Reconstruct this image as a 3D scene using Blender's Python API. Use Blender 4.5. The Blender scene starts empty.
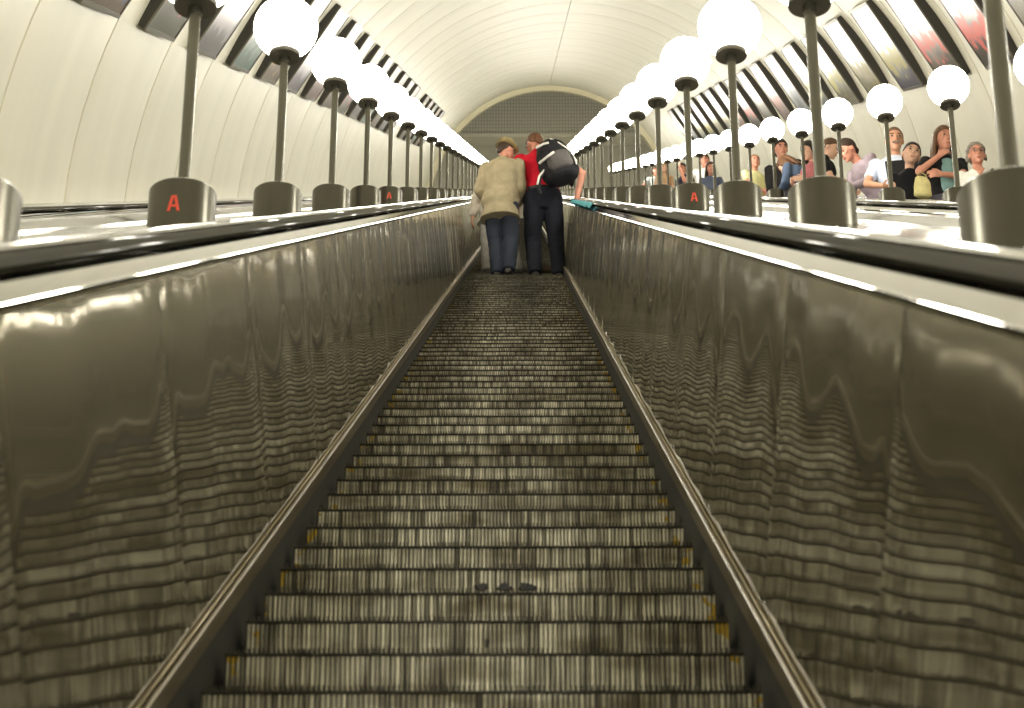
import bpy, bmesh, math, random
from mathutils import Vector, Matrix, Euler, noise
C = bpy.context.scene.collection
random.seed(4)
SL = math.radians(30)                      # slope of the escalator tunnel
FPX = 2500.0                               # focal length in pixels for a 1024 px wide frame

# ------------------------------------------------------------------ camera, world, exposure
cam_d = bpy.data.cameras.new('camera')
cam = bpy.data.objects.new('camera', cam_d); C.objects.link(cam)
cam_d.sensor_width = 36.0
cam_d.lens = 36.0 * FPX / 1024
cam.rotation_euler = (math.pi / 2 + SL - math.atan(163 / FPX), 0, math.asin(10 / 2505.3 / math.cos(SL)))
cam_d.clip_start = 0.05; cam_d.clip_end = 400
cam_d.dof.use_dof = True
cam_d.dof.focus_distance = 20.0
cam_d.dof.aperture_fstop = 10.0
bpy.context.scene.camera = cam
world = bpy.data.worlds.new('world'); bpy.context.scene.world = world
world.use_nodes = True
world.node_tree.nodes['Background'].inputs[0].default_value = (1.0, 0.93, 0.78, 1)
world.node_tree.nodes['Background'].inputs[1].default_value = 0.12
vs = bpy.context.scene.view_settings
vs.view_transform = 'Standard'; vs.look = 'None'; vs.exposure = 0.06; vs.gamma = 1.0; vs.use_curve_mapping = False
GLOBE_LIGHT = 46.0

# ------------------------------------------------------------------ helpers
ROT = Matrix.Rotation(SL, 4, 'X')
def W(x, s, n):
    """slope coordinates (across, along the slope, square off the slope) to world"""
    return Vector((x, s * math.cos(SL) - n * math.sin(SL), s * math.sin(SL) + n * math.cos(SL)))

def tag(o, label=None, cat=None, group=None, kind=None):
    if label: o['label'] = label
    if cat: o['category'] = cat
    if group: o['group'] = group
    if kind: o['kind'] = kind
    return o

def empty(name, loc=(0, 0, 0), rot=(0, 0, 0), parent=None):
    o = bpy.data.objects.new(name, None); C.objects.link(o)
    o.empty_display_size = 0.1
    o.location = loc; o.rotation_euler = rot
    if parent: o.parent = parent
    return o

def link_mesh(name, me, parent=None, loc=(0, 0, 0), rot=(0, 0, 0)):
    o = bpy.data.objects.new(name, me); C.objects.link(o)
    o.location = loc; o.rotation_euler = rot
    if parent: o.parent = parent
    return o

def mesh(name, verts, faces, mats, smooth=False, fm=None):
    me = bpy.data.meshes.new(name)
    me.from_pydata([tuple(v) for v in verts], [], faces)
    for m in (mats if isinstance(mats, (list, tuple)) else [mats]): me.materials.append(m)
    if fm: me.polygons.foreach_set('material_index', fm)
    if smooth: me.polygons.foreach_set('use_smooth', [True] * len(me.polygons))
    me.update()
    return me

def bm_mesh(name, bm, mats, smooth=False):
    me = bpy.data.meshes.new(name); bm.to_mesh(me); bm.free()
    for m in (mats if isinstance(mats, (list, tuple)) else [mats]): me.materials.append(m)
    if smooth: me.polygons.foreach_set('use_smooth', [True] * len(me.polygons))
    return me

def recalc(me):
    bm = bmesh.new(); bm.from_mesh(me)
    bmesh.ops.recalc_face_normals(bm, faces=bm.faces)
    bm.to_mesh(me); bm.free()
    return me

def box(x0, x1, y0, y1, z0, z1, V, F):
    b = len(V)
    V += [(x0, y0, z0), (x1, y0, z0), (x1, y1, z0), (x0, y1, z0), (x0, y0, z1), (x1, y0, z1), (x1, y1, z1), (x0, y1, z1)]
    F += [[b + i for i in f] for f in ((0, 3, 2, 1), (4, 5, 6, 7), (0, 1, 5, 4), (1, 2, 6, 5), (2, 3, 7, 6), (3, 0, 4, 7))]

def extrude_profile(name, prof, s0, s1, mat, closed=False, smooth=False, ns=1, autosmooth=None):
    """prof: list of (x, n); swept along local y"""
    V = []; F = []; m = len(prof)
    for j in range(ns + 1):
        s = s0 + (s1 - s0) * j / ns
        V += [(x, s, n) for x, n in prof]
    for j in range(ns):
        for i in range(m if closed else m - 1):
            a = j * m + i; b = j * m + (i + 1) % m
            F.append([a, b, b + m, a + m])
    if closed:
        F.append(list(range(m))); F.append([ns * m + i for i in range(m)][::-1])
    me = mesh(name, V, F, mat)
    if closed: recalc(me)
    if smooth:
        me.polygons.foreach_set('use_smooth', [len(p.vertices) == 4 for p in me.polygons])
    return me

def lathe(name, prof, mat, n=32, smooth=True, sharp=35):
    """prof: list of (r, z) around local z"""
    V = []; F = []; idx = []
    for r, z in prof:
        if r < 1e-6:
            idx.append([len(V)]); V.append((0, 0, z))
        else:
            b = len(V); idx.append(list(range(b, b + n)))
            V += [(r * math.cos(2 * math.pi * i / n), r * math.sin(2 * math.pi * i / n), z) for i in range(n)]
    for a, b in zip(idx, idx[1:]):
        for i in range(n):
            j = (i + 1) % n
            if len(a) == 1 and len(b) == 1: continue
            if len(a) == 1: F.append([a[0], b[j], b[i]])
            elif len(b) == 1: F.append([a[i], a[j], b[0]])
            else: F.append([a[i], a[j], b[j], b[i]])
    me = recalc(mesh(name, V, F, mat))
    if smooth:
        me.polygons.foreach_set('use_smooth', [True] * len(me.polygons))
        me.set_sharp_from_angle(angle=math.radians(sharp))
    return me

# ------------------------------------------------------------------ materials
def mat(name, col, rough=0.6, metal=0.0, var=0.0, scale=(8, 8, 8), bump=0.0, spec=0.5, rvar=0.0, emit=None, detail=4, aniso=0.0, randobj=0.0, coat=0.0):
    m = bpy.data.materials.new(name); m.use_nodes = True
    nt = m.node_tree; N = nt.nodes; L = nt.links
    b = N['Principled BSDF']
    b.inputs['Base Color'].default_value = (*col, 1)
    b.inputs['Roughness'].default_value = rough
    b.inputs['Metallic'].default_value = metal
    b.inputs['Specular IOR Level'].default_value = spec
    b.inputs['Anisotropic'].default_value = aniso
    b.inputs['Coat Weight'].default_value = coat
    if emit:
        b.inputs['Emission Color'].default_value = (*emit[0], 1); b.inputs['Emission Strength'].default_value = emit[1]
    if var or bump or rvar or randobj:
        tc = N.new('ShaderNodeTexCoord'); mp = N.new('ShaderNodeMapping'); no = N.new('ShaderNodeTexNoise')
        mp.inputs['Scale'].default_value = scale
        no.inputs['Scale'].default_value = 1.0; no.inputs['Detail'].default_value = detail
        L.new(tc.outputs['Object'], mp.inputs['Vector']); L.new(mp.outputs['Vector'], no.inputs['Vector'])
        if randobj:
            oi = N.new('ShaderNodeObjectInfo'); mu = N.new('ShaderNodeMath'); mu.operation = 'MULTIPLY'; mu.inputs[1].default_value = 57.0
            no.noise_dimensions = '4D'
            L.new(oi.outputs['Random'], mu.inputs[0]); L.new(mu.outputs[0], no.inputs['W'])
        if var:
            rp = N.new('ShaderNodeValToRGB')
            rp.color_ramp.elements[0].position = 0.3; rp.color_ramp.elements[1].position = 0.7
            rp.color_ramp.elements[0].color = (*[c * (1 - var) for c in col], 1)
            rp.color_ramp.elements[1].color = (*[min(1, c * (1 + var)) for c in col], 1)
            L.new(no.outputs['Fac'], rp.inputs['Fac'])
            L.new(rp.outputs['Color'], b.inputs['Base Color'])
        if rvar:
            mr = N.new('ShaderNodeMapRange')
            mr.inputs['To Min'].default_value = max(0, rough - rvar); mr.inputs['To Max'].default_value = rough + rvar
            L.new(no.outputs['Fac'], mr.inputs['Value']); L.new(mr.outputs['Result'], b.inputs['Roughness'])
        if bump:
            bp = N.new('ShaderNodeBump'); bp.inputs['Strength'].default_value = bump; bp.inputs['Distance'].default_value = 0.01
            L.new(no.outputs['Fac'], bp.inputs['Height']); L.new(bp.outputs['Normal'], b.inputs['Normal'])
    return m

M = {}
M['vault'] = mat('vault_plaster', (0.76, 0.735, 0.60), 0.45, var=0.045, scale=(0.25, 1.9, 0.25), detail=2, bump=0.0, randobj=1)
M['joint'] = mat('vault_joint', (0.70, 0.665, 0.52), 0.7)
M['ring'] = mat('ring_paint', (0.80, 0.74, 0.53), 0.5)
M['panel'] = mat('balustrade_metal', (0.20, 0.188, 0.142), 0.03, 1.0, rvar=0.012, scale=(3, 3, 3))
def hazy(m, col, rough, fac):
    nt = m.node_tree; N = nt.nodes; L = nt.links
    g = N.new('ShaderNodeBsdfPrincipled'); g.inputs['Base Color'].default_value = (*col, 1); g.inputs['Metallic'].default_value = 0.9; g.inputs['Roughness'].default_value = rough
    mx = N.new('ShaderNodeMixShader'); mx.inputs[0].default_value = fac
    L.new(N['Principled BSDF'].outputs[0], mx.inputs[1]); L.new(g.outputs[0], mx.inputs[2]); L.new(mx.outputs[0], N['Material Output'].inputs['Surface'])
hazy(M['panel'], (0.46, 0.41, 0.25), 0.40, 0.22)
M['chrome'] = mat('bright_moulding', (0.40, 0.388, 0.325), 0.035, 1.0)
M['deck'] = mat('deck_metal', (0.34, 0.33, 0.295), 0.08, 1.0, var=0.35, rvar=0.06, scale=(45, 0.7, 2))
M['rubber'] = mat('handrail_rubber', (0.022, 0.021, 0.018), 0.14, 0.0, spec=0.9, coat=0.6)
M['skirt'] = mat('skirt_bronze', (0.19, 0.15, 0.085), 0.35, 0.85, var=0.3, scale=(20, 2, 20))
M['bead'] = mat('bead_brass', (0.42, 0.37, 0.27), 0.32, 1.0, var=0.15, scale=(4, 3, 4))
M['near_black'] = mat('skirt_black', (0.012, 0.011, 0.009), 0.55, var=0.4, scale=(30, 6, 30))
M['basemetal'] = mat('lamp_base_metal', (0.125, 0.12, 0.098), 0.27, 0.9, var=0.12, scale=(9, 9, 3), aniso=0.3)
M['pole'] = mat('lamp_pole_metal', (0.17, 0.163, 0.135), 0.27, 0.85)
M['collar'] = mat('lamp_collar_metal', (0.11, 0.10, 0.08), 0.42, 0.7)
M['globe'] = mat('globe_glass', (0.95, 0.93, 0.85), 0.3, emit=((1.0, 0.955, 0.845), GLOBE_LIGHT))
M['letter'] = mat('letter_red', (0.85, 0.10, 0.06), 0.5)
M['pframe'] = mat('poster_frame', (0.16, 0.15, 0.12), 0.35, 0.6)
M['pside'] = mat('poster_side', (0.035, 0.03, 0.022), 0.6)
M['tread'] = mat('tread_dark', (0.035, 0.031, 0.023), 0.5, 0.6, var=0.5, scale=(30, 30, 30))
M['lower_wall'] = mat('hall_wall', (0.78, 0.76, 0.63), 0.6, var=0.06, scale=(0.4, 0.4, 0.4))
M['band'] = mat('hall_band', (0.50, 0.49, 0.39), 0.5)
M['beam'] = mat('hall_beam', (0.75, 0.72, 0.58), 0.6)
M['landing'] = mat('landing_stone', (0.2, 0.19, 0.16), 0.4, var=0.2, scale=(3, 3, 3))

def riser_material():
    m = bpy.data.materials.new('riser_metal'); m.use_nodes = True
    nt = m.node_tree; N = nt.nodes; L = nt.links; b = N['Principled BSDF']
    tc = N.new('ShaderNodeTexCoord'); oi = N.new('ShaderNodeObjectInfo')
    mul = N.new('ShaderNodeMath'); mul.operation = 'MULTIPLY'; mul.inputs[1].default_value = 93.0
    L.new(oi.outputs['Random'], mul.inputs[0])
    def noi(sc, det, dim='4D'):
        mp = N.new('ShaderNodeMapping'); mp.inputs['Scale'].default_value = sc
        no = N.new('ShaderNodeTexNoise'); no.noise_dimensions = dim
        no.inputs['Scale'].default_value = 1; no.inputs['Detail'].default_value = det
        L.new(tc.outputs['Object'], mp.inputs[0]); L.new(mp.outputs[0], no.inputs['Vector']); L.new(mul.outputs[0], no.inputs['W'])
        return no
    streak = noi((75, 3, 3), 2); blot = noi((5, 14, 14), 5)
    r1 = N.new('ShaderNodeValToRGB'); e = r1.color_ramp.elements
    e[0].position = 0.36; e[0].color = (0.10, 0.09, 0.058, 1)
    e[1].position = 0.60; e[1].color = (0.74, 0.70, 0.54, 1)
    L.new(streak.outputs['Fac'], r1.inputs[0])
    r2 = N.new('ShaderNodeValToRGB'); e = r2.color_ramp.elements
    e[0].position = 0.34; e[0].color = (0.30, 0.27, 0.2, 1); e[1].position = 0.58; e[1].color = (1, 1, 1, 1)
    L.new(blot.outputs['Fac'], r2.inputs[0])
    mx = N.new('ShaderNodeMix'); mx.data_type = 'RGBA'; mx.blend_type = 'MULTIPLY'; mx.inputs['Factor'].default_value = 1
    L.new(r1.outputs[0], mx.inputs['A']); L.new(r2.outputs[0], mx.inputs['B'])
    # worn yellow paint at the two ends of each step
    sx = N.new('ShaderNodeSeparateXYZ'); L.new(tc.outputs['Object'], sx.inputs[0])
    ab = N.new('ShaderNodeMath'); ab.operation = 'ABSOLUTE'; L.new(sx.outputs['X'], ab.inputs[0])
    gt = N.new('ShaderNodeMath'); gt.operation = 'GREATER_THAN'; gt.inputs[1].default_value = 0.468; L.new(ab.outputs[0], gt.inputs[0])
    yn = noi((40, 40, 40), 3)
    g2 = N.new('ShaderNodeMath'); g2.operation = 'GREATER_THAN'; g2.inputs[1].default_value = 0.56; L.new(yn.outputs['Fac'], g2.inputs[0])
    ml = N.new('ShaderNodeMath'); ml.operation = 'MULTIPLY'; L.new(gt.outputs[0], ml.inputs[0]); L.new(g2.outputs[0], ml.inputs[1])
    my = N.new('ShaderNodeMix'); my.data_type = 'RGBA'
    L.new(ml.outputs[0], my.inputs['Factor']); L.new(mx.outputs['Result'], my.inputs['A']); my.inputs['B'].default_value = (0.42, 0.27, 0.02, 1)
    L.new(my.outputs['Result'], b.inputs['Base Color'])
    b.inputs['Metallic'].default_value = 0.45; b.inputs['Roughness'].default_value = 0.42
    return m
M['riser'] = riser_material()

def tile_material():
    m = bpy.data.materials.new('hall_tile'); m.use_nodes = True
    nt = m.node_tree; N = nt.nodes; L = nt.links; b = N['Principled BSDF']
    tc = N.new('ShaderNodeTexCoord'); mp = N.new('ShaderNodeMapping'); mp.inputs['Rotation'].default_value = (math.pi / 2, 0, 0)
    br = N.new('ShaderNodeTexBrick'); br.offset = 0.0
    br.inputs['Scale'].default_value = 1; br.inputs['Brick Width'].default_value = 0.10; br.inputs['Row Height'].default_value = 0.14
    br.inputs['Mortar Size'].default_value = 0.011
    br.inputs['Color1'].default_value = (0.64, 0.625, 0.50, 1); br.inputs['Color2'].default_value = (0.68, 0.66, 0.53, 1); br.inputs['Mortar'].default_value = (0.40, 0.39, 0.30, 1)
    L.new(tc.outputs['Object'], mp.inputs[0]); L.new(mp.outputs[0], br.inputs['Vector']); L.new(br.outputs['Color'], b.inputs['Base Color'])
    b.inputs['Roughness'].default_value = 0.5
    return m
M['tile'] = tile_material()

def poster_material(name, ground, bloom, glare):
    """a flower photograph: pale glare painted in above, blossoms and dark leaves below (UV: v = height)"""
    m = bpy.data.materials.new(name); m.use_nodes = True
    nt = m.node_tree; N = nt.nodes; L = nt.links; b = N['Principled BSDF']
    tc = N.new('ShaderNodeTexCoord'); sp = N.new('ShaderNodeSeparateXYZ'); L.new(tc.outputs['UV'], sp.inputs[0])
    oi = N.new('ShaderNodeObjectInfo'); mu = N.new('ShaderNodeMath'); mu.operation = 'MULTIPLY'; mu.inputs[1].default_value = 31; L.new(oi.outputs['Random'], mu.inputs[0])
    n1 = N.new('ShaderNodeTexNoise'); n1.noise_dimensions = '4D'; n1.inputs['Scale'].default_value = 3.0; n1.inputs['Detail'].default_value = 5
    n2 = N.new('ShaderNodeTexNoise'); n2.noise_dimensions = '4D'; n2.inputs['Scale'].default_value = 5.0; n2.inputs['Detail'].default_value = 3
    for n in (n1, n2): L.new(tc.outputs['UV'], n.inputs['Vector']); L.new(mu.outputs[0], n.inputs['W'])
    ad = N.new('ShaderNodeMath'); ad.operation = 'MULTIPLY_ADD'; ad.inputs[1].default_value = 0.55
    L.new(n1.outputs['Fac'], ad.inputs[0]); L.new(sp.outputs['Y'], ad.inputs[2])
    rp = N.new('ShaderNodeValToRGB'); e = rp.color_ramp.elements
    e[0].position = 0.42; e[0].color = (*ground, 1); e[1].position = 0.85; e[1].color = (*glare, 1)  # upper colour is glare painted into the print
    L.new(ad.outputs[0], rp.inputs[0])
    su = N.new('ShaderNodeMath'); su.operation = 'SUBTRACT'; L.new(n2.outputs['Fac'], su.inputs[0])
    pk = N.new('ShaderNodeMath'); pk.operation = 'MULTIPLY_ADD'; pk.inputs[1].default_value = 0.9; pk.inputs[2].default_value = -0.33
    ab = N.new('ShaderNodeMath'); ab.operation = 'ABSOLUTE'; L.new(pk.outputs[0], ab.inputs[0]); L.new(sp.outputs['Y'], pk.inputs[0])
    L.new(ab.outputs[0], su.inputs[1])
    r2 = N.new('ShaderNodeValToRGB'); r2.color_ramp.elements[0].position = 0.36; r2.color_ramp.elements[1].position = 0.44
    L.new(su.outputs[0], r2.inputs[0])
    mx = N.new('ShaderNodeMix'); mx.data_type = 'RGBA'; mx.inputs['B'].default_value = (*bloom, 1)
    L.new(r2.outputs[0], mx.inputs['Factor']); L.new(rp.outputs[0], mx.inputs['A']); L.new(mx.outputs['Result'], b.inputs['Base Color'])
    b.inputs['Roughness'].default_value = 0.3; b.inputs['Specular IOR Level'].default_value = 0.35
    return m

# ------------------------------------------------------------------ setting: vault, end of the tunnel
TCX, TCN, TR = 0.905, -0.654, 4.14            # tunnel axis and radius across the slope
RING, RING0 = 2.655, 14.75 - 2.655 * 9
S_END = 84.6

ceiling = empty('ceiling', (0, 0, 0), (SL, 0, 0)); tag(ceiling, 'cream plastered barrel vault over the escalators', None, None, 'structure')
def vault_half(side):
    V = []; F = []; fm = []
    a0 = math.pi / 2; a1 = math.pi + math.asin(0.66 / TR)
    prof = [(0.0, 0.0), (0.022, 0.0), (0.026, -0.008), (0.05, -0.010), (0.70, -0.016), (1.33, -0.018), (2.0, -0.016), (2.60, -0.010), (2.626, -0.008), (2.630, 0.0), (2.655, 0.0)]
    na = 30; m = len(prof)
    for i in range(na + 1):
        a = a0 + (a1 - a0) * i / na
        if i == 0: a += 0.001
        for s, d in prof:
            r = TR + d
            V.append((side * -r * math.cos(a) if side > 0 else r * math.cos(a), s, r * math.sin(a)))
    for i in range(na):
        for j in range(m - 1):
            q = [i * m + j, i * m + j + 1, (i + 1) * m + j + 1, (i + 1) * m + j]
            F.append(q if side > 0 else q[::-1]); fm.append(1 if j in (0, 1, m - 3, m - 2) else 0)
    me = mesh('vault_panel', V, F, [M['vault'], M['joint']], True, fm)
    me.set_sharp_from_angle(angle=math.radians(30))
    return me
vh = {1: vault_half(1), -1: vault_half(-1)}
k = 0
while RING0 + k * RING < S_END - 1.0:
    for sd in (1, -1):
        link_mesh('vault_panel', vh[sd], ceiling, (TCX, RING0 + k * RING, TCN))
    k += 1
S_VEND = RING0 + k * RING

def arc_band(name, r0, r1, s0, s1, m, n=64):
    V = []; F = []
    A = math.radians(188)
    for i in range(n + 1):
        a = math.pi / 2 - A / 2 + A * i / n
        c, s_ = math.cos(a), math.sin(a)
        V += [(r0 * c, s0, r0 * s_), (r1 * c, s0, r1 * s_), (r1 * c, s1, r1 * s_), (r0 * c, s1, r0 * s_)]
    for i in range(n):
        for j in range(4):
            F.append([i * 4 + j, i * 4 + (j + 1) % 4, (i + 1) * 4 + (j + 1) % 4, (i + 1) * 4 + j])
    me = recalc(mesh(name, V, F, m)); return me
o = link_mesh('trim_1', arc_band('trim_1', 3.96, 4.30, S_VEND - 0.9, S_VEND + 0.4, M['ring']), None, W(TCX, 0, TCN), (SL, 0, 0))
tag(o, 'cream arch ring closing the top of the vault', None, None, 'structure')

# upper hall behind the arch: tiled bulkhead above a pale beam, plain wall with a dark band below
hall = W(TCX, S_VEND + 0.6, TCN)
def hall_box(name, x0, x1, y0, y1, z0, z1, m, label, parent=None):
    V = []; F = []; box(x0, x1, y0, y1, z0, z1, V, F)
    o = link_mesh(name, mesh(name, V, F, m), parent, hall if parent is None else (0, 0, 0))
    if parent is None: tag(o, label, None, None, 'structure')
    return o
Z_B = 2.99                                # beam height over hall origin (world z)
wall_end = hall_box('wall_end', -6, 6, 0.4, 0.7, Z_B + 0.14, 7.5, M['tile'], 'grey green tiled bulkhead wall at the top of the tunnel')
hall_box('beam', -6, 6, 0.15, 0.72, Z_B, Z_B + 0.14, M['beam'], None, wall_end)
wall_back = hall_box('wall_back', -6.5, 6.5, 1.6, 1.9, -2.5, Z_B + 0.8, M['lower_wall'], 'plain olive grey wall of the hall beyond the escalators')
hall_box('wall_band', -6.5, 6.5, 1.55, 1.6, 0.3, 1.15, M['band'], None, wall_back)

# ------------------------------------------------------------------ escalators
X0, PITCH = -0.073, 2.0
H_NOSE = -0.88
ST_D, ST_H = 0.3125, 0.18042
ST_P = math.hypot(ST_D, ST_H)
S_FIRST = 4.36 - ST_P * 15                # nosing line positions along the slope
N_STEP = 228
S_TOP = S_FIRST + N_STEP * ST_P
S_LOW = -9.0
NF = -1.30
floor = link_mesh('floor', extrude_profile('floor', [(-4, NF), (6, NF)], S_LOW, S_TOP + 2, M['near_black']), None, (0, 0, 0), (SL, 0, 0))
tag(floor, 'dark sloping bed under the escalators', None, None, 'structure')
top = W(0, S_TOP, H_NOSE)
V = []; F = []; box(-4.2, 6.2, 0.0, 6.0, -0.3, 0.0, V, F)
o = link_mesh('floor_landing', mesh('floor_landing', V, F, M['landing']), None, (0, top.y, top.z)); tag(o, 'stone landing at the head of the escalators', None, None, 'structure')

def to_local(V):
    r = Matrix.Rotation(-SL, 3, 'X')
    return [tuple(r @ Vector(v)) for v in V]

def step_meshes():
    # riser: ribbed sheet below the nosing, slightly hollow
    hw = 0.495; nr = 104; V = []; F = []; fm = []
    rows = [(0.004, -0.004), (0.006, -0.03), (0.014, -0.10), (0.026, -0.19)]
    xs = []
    for i in range(nr):
        x = -hw + 2 * hw * i / nr; w = 2 * hw / nr
        xs += [(x, 0.005), (x + 0.20 * w, 0.005), (x + 0.34 * w, 0.0), (x + 0.86 * w, 0.0)]
    xs.append((hw, 0.005))
    m = len(xs)
    for y, z in rows: V += [(x, y + d, z) for x, d in xs]
    for r in range(len(rows) - 1):
        for i in range(m - 1):
            F.append([r * m + i, (r + 1) * m + i, (r + 1) * m + i + 1, r * m + i + 1]); fm.append(1 if i % 4 == 0 else 0)  # groove floors coloured dark to deepen the shade between ribs
    for sd in (0, m - 1):   # cheeks
        b = len(V); x = xs[sd][0]
        V += [(x, 0.009, -0.004), (x, 0.031, -0.19), (x, ST_D, -0.19), (x, ST_D, -0.004)]
        F.append([b, b + 1, b + 2, b + 3]); fm.append(1)
    riser = mesh('step', to_local(V), F, [M['riser'], M['tread']], False, fm)
    V = []; F = []
    box(-hw, hw, -0.002, ST_D + 0.035, -0.003, 0.0, V, F)
    for i in range(nr):
        x = -hw + 2 * hw * (i + 0.6) / nr
        b = len(V); y0, y1, z1, w = 0.004, ST_D + 0.003, 0.0135, 0.0016
        V += [(x - w, y0, 0), (x + w, y0, 0), (x + w, y0 + 0.003, z1), (x - w, y0 + 0.003, z1), (x - w, y1, 0), (x + w, y1, 0), (x + w, y1, z1), (x - w, y1, z1)]
        F += [[b, b + 1, b + 2, b + 3], [b + 3, b + 2, b + 6, b + 7], [b + 1, b + 5, b + 6, b + 2], [b + 4, b, b + 3, b + 7]]
    return riser, mesh('tread', to_local(V), F, M['tread'])

def mirror(prof, sd): return [(sd * x, n) for x, n in prof]
SKIRT = [(0.512, -0.842), (0.512, -0.8045), (0.5145, -0.803), (0.5225, -0.8035)]
def circle(cx, cn, r, n=10): return [(cx + r * math.cos(2 * math.pi * i / n), cn + r * math.sin(2 * math.pi * i / n)) for i in range(n)]
MOULD = [(0.574, -0.151), (0.571, -0.147), (0.571, -0.143), (0.580, -0.1405), (0.5835, -0.1375)] + [(0.5835 + 0.022 * t - 0.0004 * math.sin(math.pi * t), -0.1375 + 0.0235 * t + 0.0004 * math.sin(math.pi * t)) for t in [q / 8 for q in range(1, 9)]] + [(0.612, -0.112), (0.70, -0.112)]
def rail_profile():
    p = []
    for i in range(20):
        a = 2 * math.pi * i / 20
        c, s = math.cos(a), math.sin(a)
        p.append((0.637 + 0.037 * math.copysign(abs(c) ** 0.75, c), -0.0975 + 0.0125 * math.copysign(abs(s) ** 0.8, s)))
    return p
PANEL_L = 1.42
PB, PT = (0.529, -0.800), (0.577, -0.148)   # foot and head of the side panels

def panel_mesh(seed, sd, L=PANEL_L):
    """a thin buckled sheet: bowed along its length, gathered at its screwed joints"""
    nu, nv = 64, 14; V = []; F = []
    rnd = random.Random(seed)
    p1, p2, p3 = rnd.uniform(0, 6.28), rnd.uniform(0, 6), rnd.uniform(-0.5, 0.5)
    a1 = rnd.uniform(0.0016, 0.0042); a2 = rnd.uniform(0.0010, 0.0024)
    for i in range(nu + 1):
        u = i / nu
        edge = min(1.0, min(u, 1 - u) / 0.10)
        for j in range(nv + 1):
            v = j / nv
            env = 0.35 + 0.65 * math.sin(math.pi * min(1, v * 0.9 + 0.1)) ** 0.6
            w = a1 * math.sin(math.pi * u) * env
            w += a2 * math.sin(4 * math.pi * u + p1 + p3 * (v - 0.5)) * env * edge
            w += 0.0012 * noise.noise(Vector((u * 4.3 + seed * 7.3, v * 1.3, p2))) * env * edge
            w += 0.00014 * noise.noise(Vector((u * 11 + seed * 3.1, v * 3.0, p2 + 5))) * edge
            w += 0.0010 * math.sin(math.pi * v)
            w += -0.0010 * math.exp(-((min(u, 1 - u)) / 0.02) ** 2)
            w *= min(1.0, v / 0.08)
            x = PB[0] + (PT[0] - PB[0]) * v - w
            n = PB[1] + (PT[1] - PB[1]) * v
            V.append((sd * x, u * (L - 0.003), n))
    for i in range(nu):
        for j in range(nv):
            a = i * (nv + 1) + j
            q = [a, a + nv + 1, a + nv + 2, a + 1]
            F.append(q if sd > 0 else q[::-1])
    b = len(V)     # folded edge at the lower joint
    return mesh('balustrade_panel', V, F, M['panel'], True)

ESC = {}
STEPS = []
def escalator(idx, label, full):
    cx = X0 + PITCH * idx
    e = empty('escalator', W(cx, 0, 0), (SL, 0, 0)); tag(e, label, 'escalator')
    ESC[idx] = e
    s1 = S_TOP + 0.2
    for sd in (-1, 1):
        link_mesh('skirt', extrude_profile('skirt', mirror(SKIRT, sd), S_LOW, s1, M['skirt']), e)
        link_mesh('skirt_lower', extrude_profile('skirt_lower', mirror([(0.512, NF + .01), (0.512, -0.842)], sd), S_LOW, s1, M['near_black']), e)  # near-black lower strip of the skirt
        link_mesh('skirt_bead', extrude_profile('skirt_bead', mirror(circle(0.5250, -0.7985, 0.0028), sd), S_LOW, s1, M['bead'], True, True), e)
        link_mesh('moulding', extrude_profile('moulding', mirror(MOULD, sd), S_LOW, s1, M['chrome'], False, True), e).data.set_sharp_from_angle(angle=math.radians(28))
        link_mesh('handrail', extrude_profile('handrail', mirror(rail_profile(), sd), S_LOW, s1, M['rubber'], True, True), e)
        if full:
            var = [panel_mesh(11 + q + (50 if sd > 0 else 0), sd) for q in range(9)]
            s = 3.05 - PANEL_L * 6 + (0.0 if sd < 0 else 0.25); q = 0; seq = random.Random(5 + sd)
            while s < s1 - 0.2:
                link_mesh('balustrade_panel', var[seq.randrange(9)], e, (0, s, 0)); s += PANEL_L
        else:
            link_mesh('balustrade_panel', extrude_profile('balustrade_panel', mirror([PB, PT], sd), S_LOW, s1, M['panel']), e)
    if full:
        rm, tm = step_meshes()
        for i in range(N_STEP):
            o = link_mesh('step', rm, e, (0, S_FIRST + i * ST_P, H_NOSE))
            link_mesh('tread', tm, o); STEPS.append(o)
    else:
        V = []; F = []
        for i in range(N_STEP):
            s = S_FIRST + i * ST_P
            y0, z0 = s * math.cos(SL) , s * math.sin(SL)
            b = len(V)
            V += [(-.495, y0, z0 - ST_H), (.495, y0, z0 - ST_H), (-.495, y0, z0), (.495, y0, z0), (-.495, y0 + ST_D, z0), (.495, y0 + ST_D, z0)]
            F += [[b, b + 1, b + 3, b + 2], [b + 2, b + 3, b + 5, b + 4]]
        o = link_mesh('step_band', mesh('step_band', to_local(V), F, M['riser']), e, (0, 0, H_NOSE)); o['kind'] = 'stuff'
    return e
escalator(0, 'central escalator with ribbed metal steps climbing away between buckled mirror panels', True)
escalator(-1, 'escalator beyond the left row of globe lamps, next to the left vault wall', False)
escalator(1, 'empty escalator between the two rows of globe lamps on the right', False)
escalator(2, 'escalator carrying a queue of people beneath the right vault wall', False)

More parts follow.
